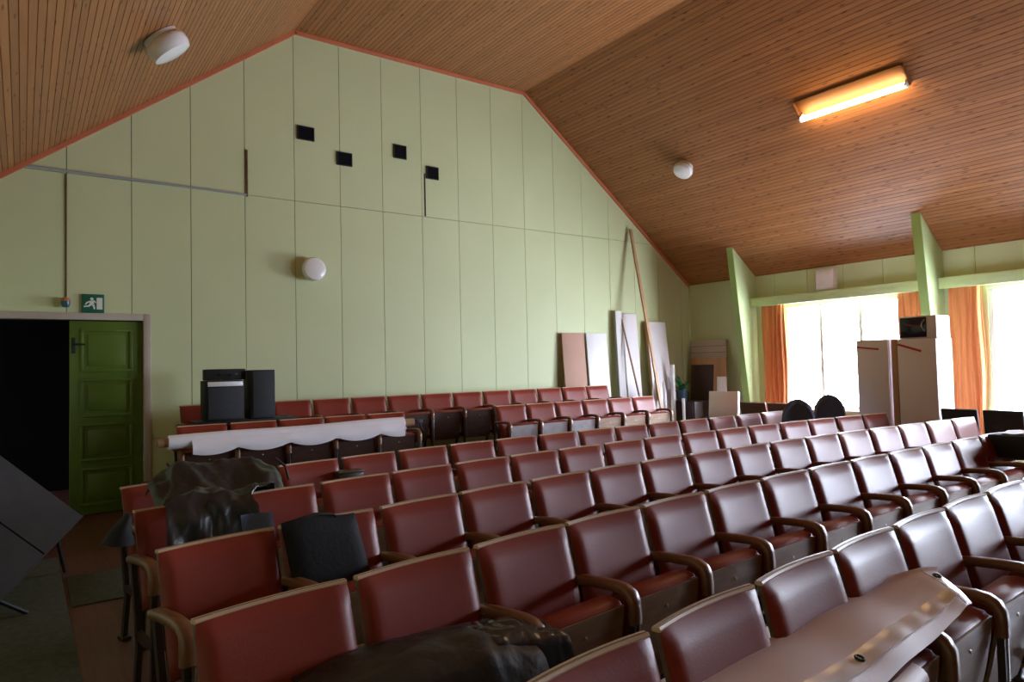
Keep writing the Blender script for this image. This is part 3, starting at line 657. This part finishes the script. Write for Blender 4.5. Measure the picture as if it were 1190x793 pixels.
# slim stand in front of the window
t = thing('microphone_stand', 'slim pale stand silhouetted in the bright window', 'stand', (9.95, 5.40, 0))
b = MB(); b.tube([(0, 0, .05), (0, 0, 1.10), (-.02, .06, 1.32)], .008); b.build('pole', M['chrome'], t)
b = MB(); b.tube([(-.01, .02, 1.10), (-.08, .26, 1.52)], .006); b.build('boom', M['chrome'], t)
for k in range(3):
    a = k * 2.094 + .4; b = MB(); b.tube([(0, 0, .16), (.26 * math.cos(a), .26 * math.sin(a), .008)], .007); b.build('leg', M['chrome'], t)
# dark speaker on the right end of the second row
px, py, pa = rowpos[1][-1]
t = thing('stage_speaker', 'black boxy speaker lying on the seats at the right frame edge', 'speaker', (6.62, 2.10, .672), -.05)
b = MB(); b.lohi((-.17, -.16, 0), (.30, .21, .185), .012); b.build('cabinet', M['black'], t)
b = MB(); b.lohi((-.15, -.172, .02), (.28, -.161, .165), .004); b.build('front_grille', M['darkgrey'], t)
b = MB(); b.sheet(lambda u, v: (6.50 + .30 * u, 1.99 + .26 * v, .8645 + .012 * math.sin(4 * u + 5 * v) ** 2), 12, 10, .003); tag(b.build('paper_sheet', M['paper']), 'white paper lying on the black speaker at the right edge', 'paper')

# ------------------------------------------------------------------ speakers behind the screen roll
def cab_speaker(x0, x1, y0, y1, z0, z1, label, silver):
    t = thing('loudspeaker', label, 'speaker', ((x0 + x1) / 2, (y0 + y1) / 2, z0)); w, d_, hh = (x1 - x0) / 2, (y1 - y0) / 2, z1 - z0
    b = MB(); b.lohi((-w, -d_, 0), (w, d_, hh), .008); b.build('cabinet', M['black'] if silver else M['darkgrey'], t)
    b = MB(); b.lohi((-w + .02, -d_ - .014, .02), (w - .02, -d_ - .001, hh - (.07 if silver else .02)), .004); b.build('grille', M['grille'], t)
    if silver: b = MB(); b.lohi((-w + .015, -d_ - .02, hh - .062), (w - .015, -d_ - .001, hh - .012), .006); b.build('silver_panel', M['silver'], t)
    return t
cab_speaker(1.55, 1.93, 7.62, 7.90, 1.01, 1.43, 'grey loudspeaker with shiny silver top strip on the rear seats', True)
cab_speaker(2.01, 2.27, 7.66, 7.96, 1.01, 1.535, 'taller dark loudspeaker right of the silver-topped one', False)
t = thing('black_case', 'flat black case lying on top of the silver-topped loudspeaker', 'case', (1.77, 7.82, 1.432)); b = MB(); b.lohi((-.20, -.08, 0), (.21, .07, .12), .012); b.build('shell', M['black'], t)
b = MB(); b.tube([(-.06, -.085, .05), (-.05, -.10, .065), (.05, -.10, .065), (.06, -.085, .05)], .007); b.build('handle', M['darkgrey'], t)
# board carrying the speakers across the arm tops of the raised rows
b = MB(); b.lohi((1.45, 7.60, .985), (2.50, 8.02, 1.006), .003); tag(b.build('support_board', M['black']), 'black board under the loudspeakers across the seat tops', 'board')

# ------------------------------------------------------------------ white screen roll on the raised seats
t = thing('screen_roll', 'long roll of white screen fabric lying across the raised seats', 'screen roll', (0, 0, 0))
A, B = V((1.10, 7.03, .875)), V((3.52, 7.06, .895))
dr = (B - A).normalized(); X_ = lambda s: A + (B - A) * s
b = MB(); n = 20; rs = []
for k in range(25):
    s = k / 24; r_ = .066 + .005 * math.sin(9 * s); rs.append([X_(s) + V((0, math.cos(2 * PI * i / n) * r_, math.sin(2 * PI * i / n) * r_)) for i in range(n)])
b.rings(rs); b.build('fabric_roll', M['pvc'], t, ang=60)
b = MB(); b.tube([A - dr * .09, A + dr * .05], .042, 16); b.build('core_end', M['cardboard'], t); b = MB(); b.tube([B - dr * .05, B + dr * .13], .045, 16); b.build('core_end', M['cardboard'], t)
def flap(u, v):                     # loose edge sagging between the arm posts
    s = .08 + .91 * u; q_ = X_(s); sag = abs(math.sin(PI * (q_.x - 1.205) / .4985)) ** .8
    return (q_.x, q_.y - .066 - .030 * v - .02 * math.sin(PI * v), q_.z + .01 - v * (.095 + .055 * sag) )
b = MB(); b.sheet(flap, 60, 8, .003); b.build('hanging_edge', M['pvc'], t, ang=80)
b = MB(); b.box(B + dr * .19 + V((0, 0, 0)), (.10, .07, .055), None, .01); b.tube([B + dr * .13, B + dr * .28 + V((0, 0, .02))], .014); b.tube([B + dr * .2 + V((0, -.03, -.02)), B + dr * .24 + V((0, -.05, -.12))], .008); b.build('end_bracket', M['black'], t)

# ------------------------------------------------------------------ coverings
def fbm(p, o=4):
    v_, a = 0, 1
    for k in range(o): v_ += a * mnoise.noise(p); p = p * 2.03 + V((1.7, 3.1, .4)); a *= .5
    return v_
def ring_mesh(mb, c, n_, R_, r_):
    z = V(n_).normalized(); x = z.orthogonal().normalized(); y = z.cross(x)
    rs = [[V(c) + (x * math.cos(a) + y * math.sin(a)) * (R_ + r_ * math.cos(b_)) + z * r_ * math.sin(b_) for b_ in [2 * PI * j / 8 for j in range(8)]] for a in [2 * PI * i / 20 for i in range(21)]]
    mb.rings(rs, cap=False)

# grey mesh banner over the front row
t = thing('mesh_banner', 'crumpled grey mesh banner with shiny hem draped over nearest seats', 'banner', (0, 0, 0))
def bann(u, v):
    """u along the row (left to right), v from the backrests to the front edge"""
    x = .98 + (2.72 - .98) * u + (.06 - .24 * v) * (u ** 3)
    yb = 1.185 + .13 * min(1, (x - .98) / 1.4) - .10 * max(0, (x - 2.2) / .5) ** 2
    yf = .86 + .045 * (x - 1.2) + .06 * u
    yy = yb + (yf - yb) * v
    z = .690 + .014 * math.sin(PI * v) + .010 * fbm(V((x * 2.0, yy * 2.5, 5)), 2) + .004 * math.sin(x * 15 + v * 3) * v
    z += -.10 * (1 - .8 * u) * max(0, v - .80) ** 2 / .04 * .5 + .012 * max(0, .12 - v) / .12
    z += .012 * math.exp(-((u - .97) / .05) ** 2)
    return (x, yy, z)
b = MB(); b.sheet(bann, 90, 36, .005); b.build('mesh_fabric', M['banner'], t, ang=80)
b = MB(); b.sheet(lambda u, v: V(bann(.02 + .965 * u, .74 + .15 * v)) + V((0, 0, .006 + .0015 * math.sin(u * 60))), 90, 6, .002); hem = b.build('hem_tape', M['tape'], t, ang=80)
b = MB(); b.sheet(lambda u, v: V(bann(.965 + .035 * u, .02 + .96 * v)) + V((0, 0, .004)), 4, 30, .002); b.build('end_hem', M['tape'], t, ang=80)
for (u, v) in ((.50, .815), (.98, .45)):
    c_ = V(bann(u, v)) + V((0, 0, .010)); b = MB(); ring_mesh(b, c_, (0, -.25, 1), .011, .0035); b.build('grommet', M['black'], hem)
def under(u, v):
    x = 1.0 + 1.02 * u; a = v * PI * 1.15
    yf = .86 + .045 * (x - 1.2) + .05 * u
    return (x, yf - .015 - .038 * math.sin(a) + .01 * fbm(V((x * 3, 1, 2))), .650 - .058 * (1 - math.cos(a)) * .5)
b = MB(); b.sheet(under, 60, 10, .005); b.build('folded_edge', M['banner'], t, ang=80)

# olive tarpaulin and glossy black plastic on the second row
t = thing('tarpaulin', 'olive-black tarpaulin with brass eyelet lying across second row armrests', 'tarpaulin', (0, 0, 0))
def tp(u, v):
    x = .62 + .68 * u; yy = 2.04 - .50 * v
    ridge = math.sin(PI * min(1, .12 + v * .95)) ** .8
    z = .575 + .125 * ridge * (.45 + .55 * math.sin(PI * min(1, .12 + u * .8))) + .018 * fbm(V((x * 5, yy * 5, 1.5)), 5) - .16 * max(0, v - .72) / .28
    return (x, yy, z)
b = MB(); b.sheet(tp, 50, 40, .006); b.build('sheet', M['tarp'], t, ang=80)
c_ = V(tp(.90, .50)); b = MB(); ring_mesh(b, c_ + V((0, 0, .006)), (.1, -.5, 1), .010, .0035); b.build('eyelet', M['trim_wood'], t)
t = thing('plastic_sack', 'shiny black plastic sack beside the olive tarpaulin on the second row', 'plastic sack', (0, 0, 0))
def sk(u, v):
    x = 1.08 + .36 * u; yy = 1.98 - .38 * v
    z = .60 + .085 * math.sin(PI * min(1, .1 + v)) * (1 - .55 * max(0, u - .6) / .4) + .020 * fbm(V((x * 8, yy * 8, 9)), 5) - .26 * max(0, v - .66) / .34
    return (x, yy, z)
b = MB(); b.sheet(sk, 44, 44, .006); b.build('film', M['blackgloss'], t, ang=80)

# heap of black tarpaulin over the fourth and fifth rows
t = thing('tarpaulin_heap', 'heap of black tarpaulin over the left seats of rear rows', 'tarpaulin', (0, 0, 0))
prof = [(3.60, .50), (3.63, .66), (3.68, .80), (3.765, .885), (3.90, .875), (4.05, .81), (4.2, .82), (4.36, .92), (4.47, .96), (4.55, .93), (4.63, .87)]
def hp(u, v):
    s = v * (len(prof) - 1); i = min(int(s), len(prof) - 2); f_ = s - i
    y0 = prof[i][0] * (1 - f_) + prof[i + 1][0] * f_; z0 = prof[i][1] * (1 - f_) + prof[i + 1][1] * f_
    k_ = min(1, max(0, (v - .25) / .35)); x = .56 + .04 * v + (.43 + .30 * k_ * k_ * (3 - 2 * k_)) * u + .05 * fbm(V((v * 4, u * 2, 7))) * (.4 + u); w_ = math.sin(PI * min(1, max(0, u)))
    z = z0 + .05 * (1 - 2.2 * abs(fbm(V((x * 3.2, y0 * 2.6, .3)), 3))) - .02 + .03 * fbm(V((x * 9, y0 * 6, 2)), 4) * (1 if 3.85 < y0 < 4.5 else .35) - (.10 * (1 - w_) ** 3 if y0 > 3.9 else 0) 
    y = y0 + (u - .5) * .03 + (.008 * math.sin(x * 42 + z * 9) + .03 * fbm(V((x * 6, z * 6, 4))) if y0 < 3.72 else 0)
    return (x, y, z)
b = MB(); b.sheet(hp, 48, 60, .006); b.build('sheet', M['tarp'], t, ang=80)
for k, P_ in enumerate(([(.70, 4.50, .98), (.72, 4.45, .94), (.78, 4.38, .88), (.82, 4.36, .86)], [(.88, 4.46, .96), (.90, 4.42, .93), (.86, 4.36, .89)], [(1.33, 4.50, .95), (1.38, 4.46, .90), (1.39, 4.42, .82)])):
    b = MB(); b.tube(P_, .008, 6); b.build('strap', M['panelgrey'], t)
b = MB(); b.sheet(lambda u, v: (.88 + .15 * u + .03 * v, 3.565 + .015 * math.sin(u * 5 + 2 * v) - .02 * v, .80 - .24 * v), 10, 10, .004); tag(b.build('blue_cloth', M['navy']), 'dark blue cloth hanging under the black tarpaulin heap', 'cloth')
# black cloth over the end arm of the fourth row
rs = []
for k in range(8):
    q_ = k / 7; w_ = .012 + .055 * q_; c_ = V((.405 - .050 * q_ + .004 * math.sin(9 * q_), 3.70 - .06 * q_, .858 - .125 * q_)); dp = .03 + .03 * q_
    rs.append([c_ + V((w_ * math.cos(2 * PI * i / 16) * (1 + .12 * math.sin(3 * i)), dp * math.sin(2 * PI * i / 16), -.01 * math.cos(2 * PI * i / 16) * q_)) for i in range(16)])
b = MB(); b.rings(rs); tag(b.build('black_cloth', M['blackcloth'], ang=80), 'bundled black cloth hung at the aisle end of the fourth row', 'cloth')

# black bag leaning on the third-row backrest
x3, y3, a3 = rowpos[2][1]
t = thing('shoulder_bag', 'flat black bag propped against a backrest in the third row', 'bag', (x3 - .03, y3 - .180, .565), a3 - .04)
def bag(s):
    def f(u, v):
        ex = min(u, 1 - u) * 2; ez = min(v, 1 - v) * 2; bl = (min(1, ex * 3) * min(1, ez * 3)) ** .5
        return ((-.175 + .35 * u) * (1 - .03 * v) - .02 * v, .125 * v - s * (.010 + .018 * bl) , .325 * v - .02 + .010 * math.sin(5 * u) * v)
    return f
b = MB(); b.sheet(bag(1), 20, 20, .004); b.sheet(bag(-.3), 20, 20, -.004); b.build('body', M['blackcloth'], t, ang=60)
b = MB(); b.sweep([(-.12, .115, .28), (-.11, .122, .308), (-.03, .125, .318), (.05, .122, .305), (.06, .115, .28)], [(-.012, -.004), (.012, -.004), (.012, .004), (-.012, .004)], V((0, 1, .3))); b.build('handle', M['black'], t)

# small dark case on a fifth-row arm
t = thing('wooden_box', 'small dark brown box resting on an arm in the fifth row', 'box', (1.97, 4.875, .668), .1)
b = MB(); b.box((0, 0, .04), (.20, .12, .08), None, .006); b.build('body', mat('dark_olive_wood', (.055, .038, .018), .4), t); b = MB(); b.box((0, 0, .088), (.21, .13, .014), None, .004); b.build('lid', mat('olive_lid', (.07, .05, .025), .4), t)

# ------------------------------------------------------------------ left foreground: tilted folding table and mats
C0 = V((.36, 6.0, .48)); e1 = V((-.485, .10, .48)).normalized(); e2 = V((-.47, -.80, -.32)); e2 = (e2 - e1 * e2.dot(e1)).normalized(); nn = e1.cross(e2).normalized()
if nn.dot(V((0, 0, 1.5)) - C0) < 0: nn = -nn
t = thing('folding_table', 'dark grey folding table tilted on black legs by the open doorway', 'table', C0)
def slab(a0, a1, b0, b1, th):
    mb = MB(); P_ = [e1 * a0 + e2 * b0, e1 * a1 + e2 * b0, e1 * a1 + e2 * b1, e1 * a0 + e2 * b1]; mb.prism(P_, -nn * th); return mb
slab(0, 1.0, 0, .48, .05).build('table_leaf', M['panelgrey'], t, smooth=False); slab(0, 1.0, .495, .98, .05).build('table_leaf', M['panelgrey'], t, smooth=False)
b = MB(); P_ = [e1 * -.012 - nn * .055 + e2 * -.01, e1 * -.012 + e2 * -.01, e1 * -.012 + e2 * .99, e1 * -.012 - nn * .055 + e2 * .99]; b.prism(P_, e1 * .011); b.build('edge_rail', M['darkgrey'], t, smooth=False)
for foot, top in (((.27, 6.35, .012), e1 * .10 + e2 * .15), ((-.02, 6.55, .012), e1 * .12 + e2 * .55), ((.03, 5.40, .012), e1 * .06 + e2 * .93), ((-.45, 5.9, .012), e1 * .8 + e2 * .9)):
    b = MB(); b.tube([V(foot) - C0, top - nn * .062], .014); b.build('leg', M['black'], t)
b = MB(); b.lohi((-.75, 1.5, .001), (.245, 6.9, .009), .003); tag(b.build('runner_mat', M['carpet']), 'long grey-green runner mat along the left aisle', 'mat')
b = MB(); b.lohi((.268, 5.36, .001), (.72, 6.17, .012), .003); tag(b.build('floor_mat', M['carpet']), 'small rectangular grey mat on the aisle beside the seat ends', 'mat')

# ------------------------------------------------------------------ light
w = bpy.data.worlds.new('overcast_sky'); S.world = w; w.use_nodes = True; nt = w.node_tree; bg = nt.nodes['Background']
tc = nt.nodes.new('ShaderNodeTexCoord'); sx = nt.nodes.new('ShaderNodeSeparateXYZ'); nt.links.new(tc.outputs['Generated'], sx.inputs[0])
rp = nt.nodes.new('ShaderNodeValToRGB'); rp.color_ramp.elements[0].position = .45; rp.color_ramp.elements[0].color = (.64, .71, .85, 1); rp.color_ramp.elements[1].position = .56; rp.color_ramp.elements[1].color = (.82, .92, 1.12, 1)
mr = nt.nodes.new('ShaderNodeMapRange'); mr.inputs['From Min'].default_value = -1; nt.links.new(sx.outputs[2], mr.inputs['Value']); nt.links.new(mr.outputs[0], rp.inputs[0]); nt.links.new(rp.outputs[0], bg.inputs['Color'])
bg.inputs['Strength'].default_value = 9.0
S.view_settings.view_transform = 'Standard'; S.view_settings.look = 'None'; S.view_settings.gamma = 1; S.view_settings.use_curve_mapping = False
S.view_settings.exposure = 2.65
S.cycles.use_denoising = True; S.cycles.max_bounces = 10; S.cycles.diffuse_bounces = 6; S.cycles.sample_clamp_indirect = 8
S.cycles.caustics_reflective = False; S.cycles.caustics_refractive = False
